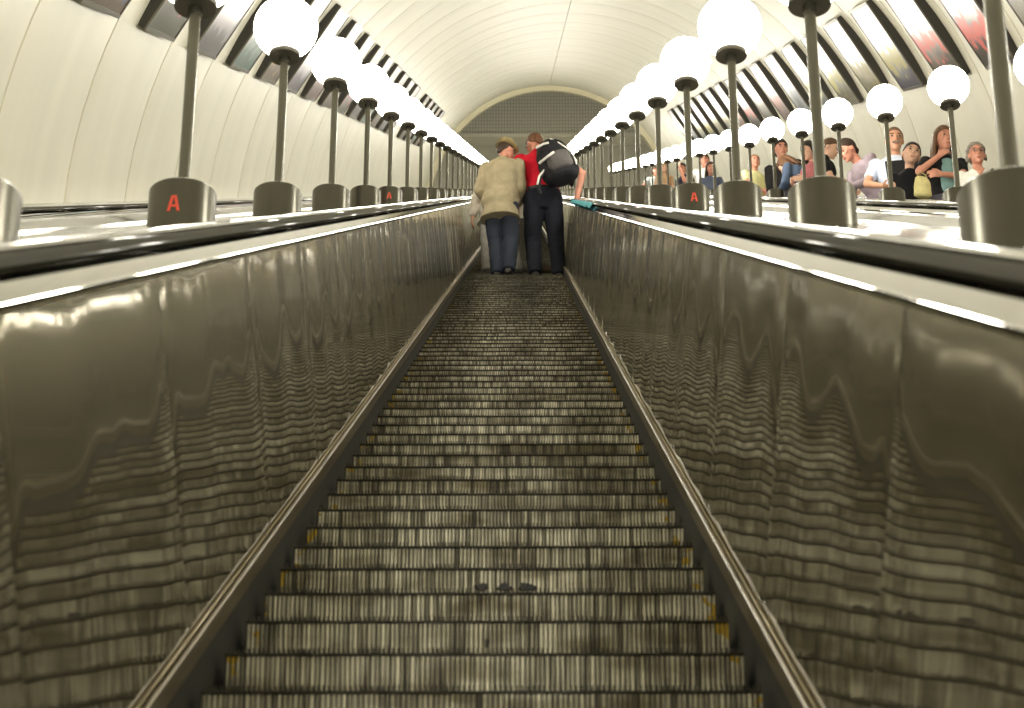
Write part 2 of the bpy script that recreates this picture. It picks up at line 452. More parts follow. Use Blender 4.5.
# decks between the balustrades
DECK = -0.108
def deck(name, xa, xb, label):
    lip = [(-0.008, -0.130), (-0.008, -0.084), (-0.005, -0.078), (0.002, -0.0745), (0.026, -0.0745), (0.034, -0.078), (0.038, -0.086), (0.044, -0.103), (0.06, DECK)]
    mid = (xa + xb) / 2; q = min(.13, (xb - xa) * .3)
    prof = [(xa + a, b) for a, b in lip] + [(mid - q, DECK), (mid - q + .002, DECK + .005), (mid + q - .002, DECK + .005), (mid + q, DECK)] + [(xb - a, b) for a, b in lip[::-1]]
    o = link_mesh(name, extrude_profile(name, prof, S_LOW, S_TOP + 0.2, M['deck'], True, True), None, (0, 0, 0), (SL, 0, 0))
    o.data.set_sharp_from_angle(angle=math.radians(25))
    tag(o, label, None, None, 'structure')
for i in range(-1, 2):
    c = X0 + PITCH * i
    deck('trim_%d' % (i + 3), c + 0.69, c + PITCH - 0.69, ['polished metal deck under the left row of lamps', 'polished metal deck under the near right row of lamps', 'polished metal deck under the far right row of lamps'][i + 1])
deck('trim_5', X0 - PITCH - 1.12, X0 - PITCH - 0.69, 'narrow metal deck along the left vault wall')
deck('trim_6', X0 + 2 * PITCH + 0.69, X0 + 2 * PITCH + 1.12, 'narrow metal deck along the right vault wall')

# ------------------------------------------------------------------ globe lamps
base_me = lathe('base', [(0, -0.30), (0.1045, -0.30), (0.1045, -0.004), (0.101, 0.0), (0, 0.0)], M['basemetal'], 40)
def skew(me):   # the foot of the base is cut to the slope of the deck
    for v in me.vertices:
        if v.co.z < -0.2: v.co.z = -0.115 + math.tan(SL) * v.co.y
skew(base_me)
pole_me = lathe('pole', [(0, 0), (0.0185, 0.0), (0.0185, 0.662), (0.0235, 0.664), (0.0235, 0.689), (0, 0.689)], M['pole'], 20)
collar_me = lathe('collar', [(0.018, 0.689), (0.068, 0.689), (0.0695, 0.692), (0.0695, 0.711), (0.064, 0.715), (0, 0.715)], M['collar'], 32)
def globe_mesh():
    bm = bmesh.new(); bmesh.ops.create_icosphere(bm, subdivisions=4, radius=0.142)
    for v in bm.verts: v.co.z += 0.715 + 0.133
    return bm_mesh('globe', bm, M['globe'], True)
globe_me = globe_mesh()
def letter_mesh():
    V = []; F = []
    def bar(p, q, w):
        p, q = Vector(p), Vector(q); d = (q - p).normalized(); nrm = Vector((-d.y, d.x)) * w
        b = len(V)
        for y in (-0.0025, 0.003):
            for a in (p - nrm, p + nrm, q + nrm, q - nrm): V.append((a.x, y, a.y))
        F.extend([[b + i for i in f] for f in ((0, 1, 2, 3), (7, 6, 5, 4), (0, 4, 5, 1), (1, 5, 6, 2), (2, 6, 7, 3), (3, 7, 4, 0))])
    bar((-0.015, -0.026), (-0.004, 0.026), 0.0045); bar((0.015, -0.026), (0.004, 0.026), 0.0045)
    bar((-0.006, 0.024), (0.006, 0.024), 0.004); bar((-0.010, -0.008), (0.010, -0.008), 0.0038)
    return recalc(mesh('letter', V, F, M['letter']))
letter_me = letter_mesh()
ORD = ['first', 'second', 'third', 'fourth', 'fifth', 'sixth', 'seventh', 'eighth', 'ninth', 'tenth', 'eleventh', 'twelfth', 'thirteenth', 'fourteenth',
       'fifteenth', 'sixteenth', 'seventeenth', 'eighteenth', 'nineteenth', 'twentieth']
LS0, LSP = 4.68, 3.024
def lamp(x, s, label, group, letter=None):
    p = W(x, s, DECK)
    e = empty('globe_lamp', p); tag(e, label, 'lamp', group)
    up = 0.118 if group != ROWS[2][2] else 0.097
    b = link_mesh('base', base_me, e, (0, 0, up))
    link_mesh('pole', pole_me, e, (0, 0, up)); link_mesh('collar', collar_me, e, (0, 0, up)); link_mesh('globe', globe_me, e, (0, 0, up))
    if letter is not None:
        a = letter
        l = link_mesh('letter', letter_me, b, (0.104 * math.sin(a), -0.104 * math.cos(a), -0.094), (0, 0, a)); l['label'] = 'red painted letter A'
    return e
ROWS = [(X0 - PITCH / 2 + 0.022, 'left row', 'globe lamps in the left row'), (X0 + PITCH / 2, 'near right row', 'globe lamps in the near right row'),
        (X0 + 1.5 * PITCH, 'far right row', 'globe lamps in the far right row')]
for r, (x, rn, grp) in enumerate(ROWS):
    first = [0, 0, 3][r]; c = 0
    for i in range(-3, 26):
        s = LS0 + LSP * i
        let = None
        if i < first: lab = 'globe lamp of the %s, %s beyond its visible lower end' % (rn, ORD[first - 1 - i])
        else:
            if c == 0: lab = 'nearest globe lamp of the %s, on a grey drum base' % rn
            elif c < 18: lab = '%s globe lamp of the %s counted from the nearest' % (ORD[c], rn)
            else: lab = 'far globe lamp in the glowing distant end of the %s' % rn
            if (r, i) == (0, 1): let = -0.10; lab = 'large globe lamp with a red letter A on its base, second in the left row'
            if (r, i) == (0, 5): let = 0.05; lab = 'smaller globe lamp with a red letter A on its base, sixth in the left row'
            if (r, i) == (1, 3): let = 0.12; lab = 'globe lamp with a red letter A on its base, fourth in the near right row'
            c += 1
        lamp(x, s, lab, grp, let)

# ------------------------------------------------------------------ posters on the vault
PW = 1.46
def poster_meshes(side, pm):
    """a flat board spanning the curve of the wall: sides run square to the slope"""
    R = TR - 0.075
    a_b = math.asin((1.174 - TCN) / R); a_t = math.asin((2.115 - TCN) / R)
    B = Vector((math.cos(a_b) * R * side, 0, math.sin(a_b) * R)); T = Vector((math.cos(a_t) * R * side, 0, math.sin(a_t) * R))
    up = (T - B); Lh = up.length; up = up / Lh
    nrm = Vector((up.z, 0, -up.x)) * (-side)      # towards the axis
    if nrm.dot(-B) < 0: nrm = -nrm
    def P(u, v, d): q = B + up * (v * Lh) + nrm * d; return (q.x, u * PW, q.z)
    # print
    V = [P(.02, .025, .004), P(.98, .025, .004), P(.98, .975, .004), P(.02, .975, .004)]
    F = [[0, 1, 2, 3]] if side < 0 else [[3, 2, 1, 0]]
    pr = mesh('print', V, F, pm)
    uv = pr.uv_layers.new(name='UVMap'); co = {0: (0, 0), 1: (1, 0), 2: (1, 1), 3: (0, 1)}
    for l in pr.loops: uv.data[l.index].uv = co[l.vertex_index]
    # board body: front face, deep cheeks back to the wall, shadow of the gap coloured in
    V = []; F = []; fm = []
    n = 8
    for u in (0, 1):
        for i in range(n + 1):
            v = i / n; a = math.asin((B.z + up.z * v * Lh) / R)
            V.append(P(u, v, 0.0))
            t = -(0.060 + 4 * v * (1 - v) * (R - math.sqrt(max(0, R * R - (Lh / 2) ** 2))))
            V.append(P(u, v, t))
    h = 2 * (n + 1)
    for i in range(n):
        for u in (0, 1):
            a = u * h + 2 * i; F.append([a, a + 2, a + 3, a + 1]); fm.append(0)
        a = 2 * i; F.append([a, a + 2, a + 2 + h, a + h]); fm.append(0)
        F.append([a + 1, a + 3, a + 3 + h, a + 1 + h]); fm.append(0)
    for i in (0, n):
        a = 2 * i; F.append([a, a + 1, a + 1 + h, a + h]); fm.append(0)
    body = recalc(mesh('board', V, F, M['pside']))
    V = []; F = []
    def rail(u0, u1, v0, v1):
        b = len(V)
        for d in (-0.004, 0.012): V.extend([P(u0, v0, d), P(u1, v0, d), P(u1, v1, d), P(u0, v1, d)])
        F.extend([[b + i for i in f] for f in ((0, 3, 2, 1), (4, 5, 6, 7), (0, 1, 5, 4), (1, 2, 6, 5), (2, 3, 7, 6), (3, 0, 4, 7))])
    rail(-.003, .02, -.004, 1.004); rail(.98, 1.003, -.004, 1.004); rail(.02, .98, -.004, .025); rail(.02, .98, .975, 1.004)
    return body, pr, recalc(mesh('frame', V, F, M['pframe'])), B
LP = [((.10, .06, .03), (.08, .09, .22), (.45, .38, .30), 'dark brown and blue'), ((.06, .06, .035), (.55, .09, .08), (.30, .26, .20), 'red flower on olive'),
      ((.10, .09, .10), (.30, .26, .28), (.62, .58, .60), 'purple grey'), ((.08, .16, .13), (.20, .34, .29), (.55, .60, .55), 'pale green'),
      ((.13, .09, .05), (.50, .36, .06), (.50, .44, .36), 'brown with yellow'), ((.09, .08, .11), (.32, .30, .34), (.66, .64, .68), 'lilac grey'), ((.14, .07, .06), (.42, .22, .20), (.60, .52, .50), 'rosy brown')]
RP = [((.07, .07, .06), (.30, .28, .22), (.50, .52, .56), 'grey and blue'), ((.03, .035, .02), (.80, .14, .12), (.70, .64, .66), 'coral flowers on dark green'), ((.05, .05, .03), (.75, .16, .13), (.74, .66, .66), 'coral red flowers'),
      ((.03, .035, .075), (.46, .42, .14), (.74, .74, .76), 'yellow flower on dark blue'), ((.16, .15, .07), (.34, .30, .10), (.76, .76, .78), 'olive and white'), ((.10, .10, .05), (.48, .44, .08), (.74, .75, .73), 'yellow on grey'),
      ((.10, .13, .15), (.44, .40, .08), (.78, .78, .76), 'yellow and slate'), ((.18, .21, .24), (.33, .38, .42), (.76, .78, .80), 'slate blue'), ((.15, .08, .07), (.45, .16, .13), (.76, .70, .68), 'dull red')]
def posters(side, pal, sname, kmin, kmax, off, skip=()):
    sets = [(poster_meshes(side, poster_material('poster_print', *p[:3])), p[3]) for p in pal]
    c = 0
    for k in range(kmin, kmax):
        if k in skip: continue
        (body, pr, fr, B), word = sets[(k - kmin) % len(sets)]
        s = RING0 + RING * k + off
        org = W(TCX, s, TCN)
        num = 'nearest' if c == 0 else ORD[c] if c < 20 else 'farthest'
        e = empty('poster', org + ROT.to_3x3() @ B, (SL, 0, 0))
        tag(e, '%s poster, %s from the front on the %s vault wall' % (word, num, sname) if c else '%s poster, nearest one on the %s vault wall' % (word, sname), 'poster', 'posters on the %s vault wall' % sname)
        for nm, me in (('board', body), ('print', pr), ('frame', fr)): link_mesh(nm, me, e, -B)
        c += 1
posters(-1, LP, 'left', 9, 29, 0.76, (23,))
posters(1, RP, 'right', 11, 29, 0.33)
#PEOPLE
# ------------------------------------------------------------------ people
def loft(bm, rings, n=14, cap=True):
    """rings: (centre, u vector, v vector)"""
    R = []
    for c, u, v in rings:
        R.append([bm.verts.new(c + u * math.cos(2 * math.pi * i / n) + v * math.sin(2 * math.pi * i / n)) for i in range(n)])
    for a, b in zip(R, R[1:]):
        for i in range(n): bm.faces.new((a[i], a[(i + 1) % n], b[(i + 1) % n], b[i]))
    if cap: bm.faces.new(R[0][::-1]); bm.faces.new(R[-1])
def frame(d):
    d = d.normalized(); h = Vector((0, 0, 1)) if abs(d.z) < 0.9 else Vector((0, 1, 0))
    u = d.cross(h).normalized(); return u, d.cross(u).normalized()
def capsule(bm, a, b, ra, rb, ca=True, cb=True, n=12):
    a = Vector(a); b = Vector(b); d = (b - a).normalized(); u, v = frame(d); R = []
    if ca: R += [(a - d * ra * math.sin(t), u * ra * math.cos(t), v * ra * math.cos(t)) for t in (1.45, 1.05, 0.55)]
    R.append((a, u * ra, v * ra)); R.append((b, u * rb, v * rb))
    if cb: R += [(b + d * rb * math.sin(t), u * rb * math.cos(t), v * rb * math.cos(t)) for t in (0.55, 1.05, 1.45)]
    loft(bm, R, n)
def ball(bm, c, r, Mx=None, sub=2):
    m = Matrix.Translation(Vector(c)) @ Matrix.Diagonal((*r, 1))
    bmesh.ops.create_icosphere(bm, subdivisions=sub, radius=1.0, matrix=(Mx @ m) if Mx else m)
_tmp = []
def solidify_union(bm, name, mats, voxel, smooth=4, wrinkle=0.0, seed=0, cut=None):
    """melt overlapping closed shells into one continuous surface"""
    bmesh.ops.recalc_face_normals(bm, faces=bm.faces)
    me = bpy.data.meshes.new('tmp'); bm.to_mesh(me); bm.free()
    o = bpy.data.objects.new('tmp', me); C.objects.link(o)
    r = o.modifiers.new('r', 'REMESH'); r.mode = 'VOXEL'; r.voxel_size = voxel
    if smooth:
        sm = o.modifiers.new('s', 'SMOOTH'); sm.factor = 0.5; sm.iterations = smooth
    dg = bpy.context.evaluated_depsgraph_get()
    out = bpy.data.meshes.new_from_object(o.evaluated_get(dg))
    bpy.data.objects.remove(o); bpy.data.meshes.remove(me)
    out.name = name; out.materials.clear()
    for m in mats if isinstance(mats, (list, tuple)) else [mats]: out.materials.append(m)
    if wrinkle:
        ns = [v.normal.copy() for v in out.vertices]
        for v, nn in zip(out.vertices, ns):
            q = v.co
            v.co = q + nn * wrinkle * (noise.noise(Vector((q.x * 9 + seed, q.y * 9, q.z * 15 - q.x * 9))) + 0.5 * noise.noise(Vector((q.x * 24, q.y * 24 + seed, q.z * 20))))
    out.polygons.foreach_set('use_smooth', [True] * len(out.polygons))
    return out
def ik(S, T, L1, L2, pole):
    d = T - S; L = min(d.length, (L1 + L2) * 0.995); d = d.normalized(); T = S + d * L
    a = (L1 * L1 - L2 * L2 + L * L) / (2 * L); h = math.sqrt(max(0, L1 * L1 - a * a))
    p = pole - d * pole.dot(d); p = p.normalized() if p.length > 1e-4 else frame(d)[0]
    return S + d * a + p * h, T
_fab = {}
def fabric(col, rough=0.85):
    key = tuple(col)
    if key not in _fab: _fab[key] = mat('cloth', col, rough, var=0.12, scale=(14, 14, 14), spec=0.2)
    return _fab[key]
_skin = {}
def skin(t):
    c = {'fair': (0.74, 0.44, 0.31), 'tan': (0.55, 0.29, 0.18), 'red': (0.62, 0.28, 0.19)}[t]
    if t not in _skin:
        _skin[t] = mat('skin_' + t, c, 0.5, var=0.06, scale=(20, 20, 20)); _skin['lip' + t] = mat('lips', (c[0] * .7, c[1] * .5, c[2] * .5), 0.45)
    return _skin[t]
M['eye'] = mat('eye', (0.36, 0.29, 0.24), 0.35); M['iris'] = mat('iris', (0.03, 0.02, 0.015), 0.15)
M['shoe'] = mat('shoe_leather', (0.03, 0.026, 0.022), 0.4)

def hand(bm, wr, d, palm, right, curl, s, spread=1.0):
    """palm, four unequal bent fingers and a thumb; d = pointing direction, palm = the way the palm faces"""
    d = d.normalized(); palm = (palm - d * palm.dot(d)).normalized(); side = d.cross(palm).normalized()
    if not right: side = -side               # side points to the thumb
    u = side * 0.040 * s; 
    loft(bm, [(wr - d * 0.012 * s, side * 0.026 * s, palm * 0.019 * s), (wr + d * 0.02 * s, side * 0.033 * s, palm * 0.018 * s),
              (wr + d * 0.06 * s, side * 0.041 * s, palm * 0.015 * s), (wr + d * 0.088 * s, side * 0.041 * s, palm * 0.012 * s)], 12)
    for i, (off, ln) in enumerate(((0.031, 0.072), (0.0105, 0.082), (-0.0105, 0.076), (-0.031, 0.060))):
        p = wr + d * 0.083 * s + side * off * s; a = curl * 0.45 + 0.06; r = 0.0088 * s
        fan = side * (off * 2.2 * spread)
        for q, f in enumerate((0.42, 0.32, 0.26)):
            dd = (d * math.cos(a) + palm * math.sin(a) + fan * max(0.0, math.cos(a))).normalized()
            e = p + dd * ln * f * s
            capsule(bm, p, e, r, r * 0.93, True, True, 8); p = e; r *= 0.93; a += curl * (0.75 if q == 0 else 0.55)
    p = wr + d * 0.022 * s + side * 0.028 * s
    t1 = (d * 0.7 + side * 0.72 + palm * 0.35 * (0.4 + curl)).normalized(); e = p + t1 * 0.042 * s
    capsule(bm, p, e, 0.0125 * s, 0.0105 * s, True, True, 8)
    t2 = (d * 0.9 + side * 0.25 + palm * 0.5 * (0.3 + curl)).normalized(); capsule(bm, e, e + t2 * 0.032 * s, 0.0105 * s, 0.0088 * s, True, True, 8)

def person(label, P):
    g = P.get
    rnd = random.Random(label); seed = rnd.uniform(0, 50)
    fem = g('fem', False); wide = g('wide', 1.0) * (0.9 if fem else 1.0)
    pel = Vector((0, 0, 0.955))
    T = Matrix.Translation(pel) @ Euler((-math.radians(g('lean', 0)), math.radians(g('roll', 0)), math.radians(g('twist', 0))), 'XYZ').to_matrix().to_4x4() @ Matrix.Translation(-pel)
    up = T.to_3x3()
    def U(x, y, z): return T @ Vector((x, y, z))
    sw = 0.178 * wide
    # head frame
    nb = U(0, 0.005, 1.47)
    hr = Euler((-math.radians(g('hpitch', 0) + (13 if g('group') else 0)), math.radians(g('hroll', 0)), math.radians(g('hyaw', 0))), 'XYZ').to_matrix()
    H3 = (up @ hr) if not g('hworld') else hr
    hc = nb + up @ Vector((0, 0.012, 0.055)) + H3 @ Vector((0, 0.018, 0.118))
    hs = g('hs', 1.12 if g('group') else 1.0)
    H3 = H3 * hs
    H = Matrix.Translation(hc) @ H3.to_4x4()
    # scale and place so that the head lands where it should
    hp = g('head')
    fz = math.radians(g('facing', 180))
    rz = Matrix.Rotation(fz, 3, 'Z')
    k = g('k', 1.0)
    if hp:
        px, py, X = hp
        D = FPX * X / (px - 522.0); n = (191.0 - py) * D / FPX
        hw = W(X, D, n)
        for _ in range(3):
            loc = hw - rz @ (hc * k); st = math.floor((loc.y - W(0, S_FIRST, H_NOSE).y) / ST_D)
            yn = W(0, S_FIRST, H_NOSE).y + st * ST_D; zt = W(0, S_FIRST, H_NOSE).z + st * ST_H + g('lift', 0.0135)
            k = max(0.80, min(1.12, (hw.z - zt) / hc.z))
        loc = Vector((hw.x - (rz @ (hc * k)).x, hw.y - (rz @ (hc * k)).y, zt))
    else:
        st = g('step'); loc = Vector((g('x'), W(0, S_FIRST, H_NOSE).y + st * ST_D + g('dy', 0.16), W(0, S_FIRST, H_NOSE).z + st * ST_H + 0.0135))
    S = k
    # joints
    Sh = {1: U(sw, -0.005, 1.405), -1: U(-sw, -0.005, 1.405)}
    hipx = 0.092
    Hip = {1: Vector((hipx, 0, 0.92)), -1: Vector((-hipx, 0, 0.92))}
    foot = g('feet', {})
    An = {sd: Vector((sd * 0.10, -0.03, 0.085)) + Vector(foot.get(sd, (0, 0, 0))) for sd in (1, -1)}
    Kn = {}
    for sd in (1, -1):
        Kn[sd], An[sd] = ik(Hip[sd], An[sd], 0.43, 0.42, Vector((sd * 0.15, 1, 0)))
    Wr = {}; El = {}; wdir = {}; palm = {}
    for sd in (1, -1):
        t = g('armR' if sd > 0 else 'armL', {})
        tgt = Vector(t['w']) if 'w' in t else U(sd * (sw + 0.07), 0.06, 0.88)
        El[sd], Wr[sd] = ik(Sh[sd], tgt, 0.29, 0.255, Vector(t.get('pole', (sd * 0.5, -1, -0.3))))
        fd = (Wr[sd] - El[sd]).normalized()
        wdir[sd] = Vector(t['d']).normalized() if 'd' in t else fd
        palm[sd] = Vector(t['palm']) if 'palm' in t else Vector((-sd, 0.15, 0.05))
    vox = g('vox', 0.0085)
    sm = skin(g('skin', 'fair')); lip = _skin['lip' + g('skin', 'fair')]
    torso = [(0.86, .13, .10), (0.93, .165, .115), (1.00, .16, .112), (1.09, .138 if not fem else .122, .10), (1.20, .148 if not fem else .132, .108), (1.31, .168, .118), (1.38, .165, .108), (1.43, .125, .088), (1.47, .07, .062)]
    belly = g('belly', 0.0)
    def torso_rings(d, z0=0.0, z1=9, flare=0.0):
        R = []
        for z, rx, ry in torso:
            if z < z0 - 1e-6 or z > z1: continue
            b = belly * max(0, 1 - abs(z - 1.08) / 0.2)
            f = up if z > 0.97 else Matrix.Identity(3)
            c = (U(0, b * 0.5, z) if z > 0.97 else Vector((0, 0, z)))
            fl = flare * max(0, (1.15 - z) / 0.3)
            R.append((c, f @ Vector((rx * (wide if z > 1.1 else (1 + wide) / 2) + d + fl, 0, 0)), f @ Vector((0, ry + d + b * 0.5 + fl, 0))))
        return R
    # --- body
    bm = bmesh.new()
    loft(bm, torso_rings(0.0), 18)
    for sd in (1, -1):
        ball(bm, Sh[sd], (.058, .058, .056))
        capsule(bm, Sh[sd], El[sd], .050, .039); capsule(bm, El[sd], Wr[sd], .039, .026)
        hand(bm, Wr[sd], wdir[sd], palm[sd], sd > 0, g('armR' if sd > 0 else 'armL', {}).get('curl', 0.5), 1.0)
        capsule(bm, Hip[sd], Kn[sd], .085, .056); capsule(bm, Kn[sd], An[sd], .056, .038)
        loft(bm, [(An[sd] + Vector((0, y, z)), Vector((rx, 0, 0)), Vector((0, 0, rz_))) for y, z, rx, rz_ in ((-.06, -.045, .022, .025), (-.03, -.04, .032, .036), (.05, -.05, .036, .028), (.13, -.06, .042, .02), (.175, -.065, .03, .013))], 12)
    capsule(bm, U(0, -0.01, 1.42), H @ Vector((0, -.02, -.06)), .056 if not fem else .048, .052 if not fem else .044)
    ball(bm, (0, -.012, .022), (.074, .092, .096), H, 3)
    ball(bm, (0, .022, -.042), (.056, .064, .070), H, 3)
    ball(bm, (0, .062, -.094), (.024, .022, .020), H)
    ball(bm, (0, .066, .030), (.050, .018, .011), H)
    for sd in (1, -1):
        ball(bm, (sd * .036, .055, -.022), (.024, .022, .018), H)
        ball(bm, (sd * .076, -.010, -.008), (.009, .022, .032), H)
    bmn = [(H @ Vector((0, .080, .018)), .008), (H @ Vector((0, .102, -.026)), .0125)]
    capsule(bm, bmn[0][0], bmn[1][0], bmn[0][1], bmn[1][1])
    ball(bm, (0, .094, -.030), (.017, .010, .009), H)
    me = solidify_union(bm, 'person', sm, vox, 3)
    SC = Matrix.Scale(S, 4)
    def put(me, nm, par, lab=None):
        me.transform(SC); o = link_mesh(nm, me, par)
        if lab: o['label'] = lab
        return o
    me.transform(SC)
    root = link_mesh('person', me, None, loc, (0, 0, fz)); tag(root, label, 'person', g('group'))
    # --- face
    for sd in (1, -1):
        bm = bmesh.new(); ball(bm, (sd * .031, .0755, .010), (.0125, .0095, .0085), H)
        e = put(bm_mesh('eye', bm, M['eye'], True), 'eye', root)
        bm = bmesh.new(); ball(bm, (sd * .031, .0815, .010), (.0085, .0055, .0075), H)
        put(bm_mesh('iris', bm, M['iris'], True), 'iris', e)
        bm = bmesh.new(); ball(bm, (sd * .032, .079, .032), ((.022, .007, .006) if not fem else (.018, .005, .003)), H)
        put(bm_mesh('eyebrow', bm, fabric(g('hair', (.04, .025, .015))), True), 'eyebrow', root)
    bm = bmesh.new(); ball(bm, (0, .0835, -.062), (.022, .008, .0065), H)
    put(bm_mesh('mouth', bm, lip, True), 'mouth', root)
    # --- hair
    hcol = g('hair', (.04, .025, .015)); hm = mat('hair', hcol, 0.55, var=0.35, scale=(60, 60, 12), spec=0.4)
    style = g('style', 'short'); bm = bmesh.new()
    lift = {'short': 0.0, 'receding': 0.014, 'long': 0.0, 'tied': 0.004, 'curly': 0.016}[style]
    grow = {'short': 1.09, 'receding': 1.06, 'long': 1.12, 'tied': 1.09, 'curly': 1.17}[style]
    tb = bmesh.new(); ball(tb, (0, -.014, .022), (.076 * grow, .094 * grow, .098 * grow), None, 4)
    bmesh.ops.bisect_plane(tb, geom=tb.verts[:] + tb.edges[:] + tb.faces[:], plane_co=(0, .02, .022 + lift), plane_no=Vector((0, .80, -1)).normalized(), clear_outer=True)
    bmesh.ops.holes_fill(tb, edges=[e for e in tb.edges if e.is_boundary])
    tm = bpy.data.meshes.new('t'); tb.to_mesh(tm); tb.free(); tm.transform(H); bm.from_mesh(tm); bpy.data.meshes.remove(tm)
    if style == 'long':
        for sd in (1, -1):
            loft(bm, [(H @ Vector((sd * .070, -.01, .06)), H3 @ Vector((.018, 0, 0)), H3 @ Vector((0, .045, 0))), (H @ Vector((sd * .084, -.015, -.04)), H3 @ Vector((.016, 0, 0)), H3 @ Vector((0, .045, 0))),
                      (H @ Vector((sd * .088, -.02, -.14)), H3 @ Vector((.020, 0, 0)), H3 @ Vector((0, .04, 0))), (H @ Vector((sd * .095, .0, -.25)), H3 @ Vector((.022, 0, 0)), H3 @ Vector((0, .025, 0)))], 12)
        loft(bm, [(H @ Vector((0, -.085, .05)), H3 @ Vector((.07, 0, 0)), H3 @ Vector((0, .03, 0))), (H @ Vector((0, -.090, -.06)), H3 @ Vector((.085, 0, 0)), H3 @ Vector((0, .032, 0))), (H @ Vector((0, -.085, -.16)), H3 @ Vector((.09, 0, 0)), H3 @ Vector((0, .03, 0))), (H @ Vector((0, -.085, -.25)), H3 @ Vector((.075, 0, 0)), H3 @ Vector((0, .02, 0)))], 16)
    if style == 'tied': ball(bm, (0, -.115, .01), (.035, .03, .035), H)
    if style in ('short', 'curly'): ball(bm, (0, -.085, -.035), (.055, .025, .045), H)
    if style == 'curly':
        for q in range(46):
            a = rnd.uniform(0, 6.28); zz = rnd.uniform(.0, 1.0); rr = math.sqrt(1 - zz * zz)
            p = Vector((.082 * rr * math.cos(a), -.018 + .098 * rr * math.sin(a), .026 + .098 * zz))
            if p.y > .03 and p.z < .085: continue
            ball(bm, p, (.019, .019, .017), H, 1)
        for sd in (1, -1): ball(bm, (sd * .084, -.03, -.02), (.018, .03, .04), H)
    put(solidify_union(bm, 'hair', hm, 0.007, 1, 0.004 if style != 'curly' else 0.011, seed), 'hair', root)
    if g('mustache'):
        bm = bmesh.new()
        for sd in (1, -1): ball(bm, (sd * .017, .088, -.050), (.021, .011, .010), H)
        put(bm_mesh('mustache', bm, fabric(g('mustache')), True), 'mustache', root)
    if g('glasses'):
        bm = bmesh.new()
        for sd in (1, -1):
            pts = [H @ Vector((sd * .033 + .024 * math.cos(a), .094, .010 + .018 * math.sin(a))) for a in [2 * math.pi * i / 12 for i in range(12)]]
            for a, b in zip(pts, pts[1:] + pts[:1]): capsule(bm, a, b, .0022, .0022, n=6)
            capsule(bm, H @ Vector((sd * .056, .092, .014)), H @ Vector((sd * .080, 0, .012)), .002, .002, n=6)
        capsule(bm, H @ Vector((-.01, .096, .014)), H @ Vector((.01, .096, .014)), .002, .002, n=6)
        put(bm_mesh('glasses', bm, M['pside'], True), 'glasses', root)
    # --- clothes
    tc = fabric(g('trousers', (.03, .03, .035))); bm = bmesh.new()
    loft(bm, [(Vector((0, 0, .79)), Vector((.125, 0, 0)), Vector((0, .085, 0)))] + torso_rings(0.022, 0.0, 1.03), 18)
    lw = g('legw', 1.0)
    for sd in (1, -1):
        capsule(bm, Hip[sd], Kn[sd], .100 * lw, .076 * lw); 
        e = Kn[sd] + (An[sd] - Kn[sd]) * 1.04
        capsule(bm, Kn[sd], e, .076 * lw, .066 * lw, True, False)
    put(solidify_union(bm, 'trousers', tc, 0.012, 4, 0.006, seed), 'trousers', root)
    hem = g('hem', 0.93); sl = g('sleeve', 'short'); dl = g('loose', 0.016)
    bm = bmesh.new(); tr = torso_rings(dl, hem, 9, g('flare', 0.0))
    if .86 < hem < 1.0:
        f = up; tr = [(U(0, 0, hem), f @ Vector((.172 * (1 + wide) / 2 + dl, 0, 0)), f @ Vector((0, .118 + dl, 0)))] + [r for r in tr if (r[0] - U(0, 0, hem)).length > .03]
    if hem < 0.86:
        w0 = .175 * (1 + wide) / 2 + dl + g('flare', 0)
        tr = [(Vector((0, 0, hem)), Vector((w0, 0, 0)), Vector((0, .13 + dl + g('flare', 0), 0)))] + tr
    loft(bm, tr, 20)
    for sd in (1, -1):
        ball(bm, Sh[sd], (.066 + dl * .3, .066 + dl * .3, .060 + dl * .2))
        if sl == 'short':
            capsule(bm, Sh[sd], Sh[sd].lerp(El[sd], 0.72), .062, .058, True, False)
        elif sl == 'long':
            capsule(bm, Sh[sd], El[sd], .062 + dl * .3, .052 + dl * .3); capsule(bm, El[sd], El[sd].lerp(Wr[sd], 0.93), .052 + dl * .3, .040 + dl * .2, True, False)
        elif sl == 'rolled':
            capsule(bm, Sh[sd], El[sd], .062, .053); capsule(bm, El[sd], El[sd].lerp(Wr[sd], 0.3), .053, .050, True, False)
        else:
            capsule(bm, Sh[sd], Sh[sd].lerp(El[sd], 0.22), .064, .060, True, False)
    put(solidify_union(bm, 'shirt', fabric(g('shirt', (.5, .5, .5))), 0.011, 4, 0.007, seed), g('garment', 'shirt'), root)
    if g('collar'):
        bm = bmesh.new()
        for q in range(14):
            a0 = 2 * math.pi * q / 14 + .35; 
            if q == 13: continue
            p = U(.066 * math.sin(a0), .062 * math.cos(a0), 1.475 - .02 * math.cos(a0)); a1 = a0 + 2 * math.pi / 14
            capsule(bm, p, U(.066 * math.sin(a1), .062 * math.cos(a1), 1.475 - .02 * math.cos(a1)), .014, .014, n=8)
        put(solidify_union(bm, 'collar', fabric(g('collar')), 0.007, 2), 'collar', root)
    for sd in (1, -1):
        bm = bmesh.new(); A = An[sd]
        loft(bm, [(Vector((A.x, A.y + y, 0.004 + rz_ + (A.z - .085))), Vector((rx, 0, 0)), Vector((0, 0, rz_))) for y, rx, rz_ in ((-.075, .022, .02), (-.06, .036, .034), (-.01, .040, .046), (.06, .044, .040), (.14, .050, .028), (.185, .042, .022), (.205, .02, .014))], 14)
        put(solidify_union(bm, 'shoe', M['shoe'], 0.008, 2), 'shoe', root)
    for nm, fn in g('extra', ()):
        fn(root, put, U, H, H3)
    PEOPLE.append((label, round(k * 1.75, 2), loc))
    return root, T, loc, fz, k
PEOPLE = []
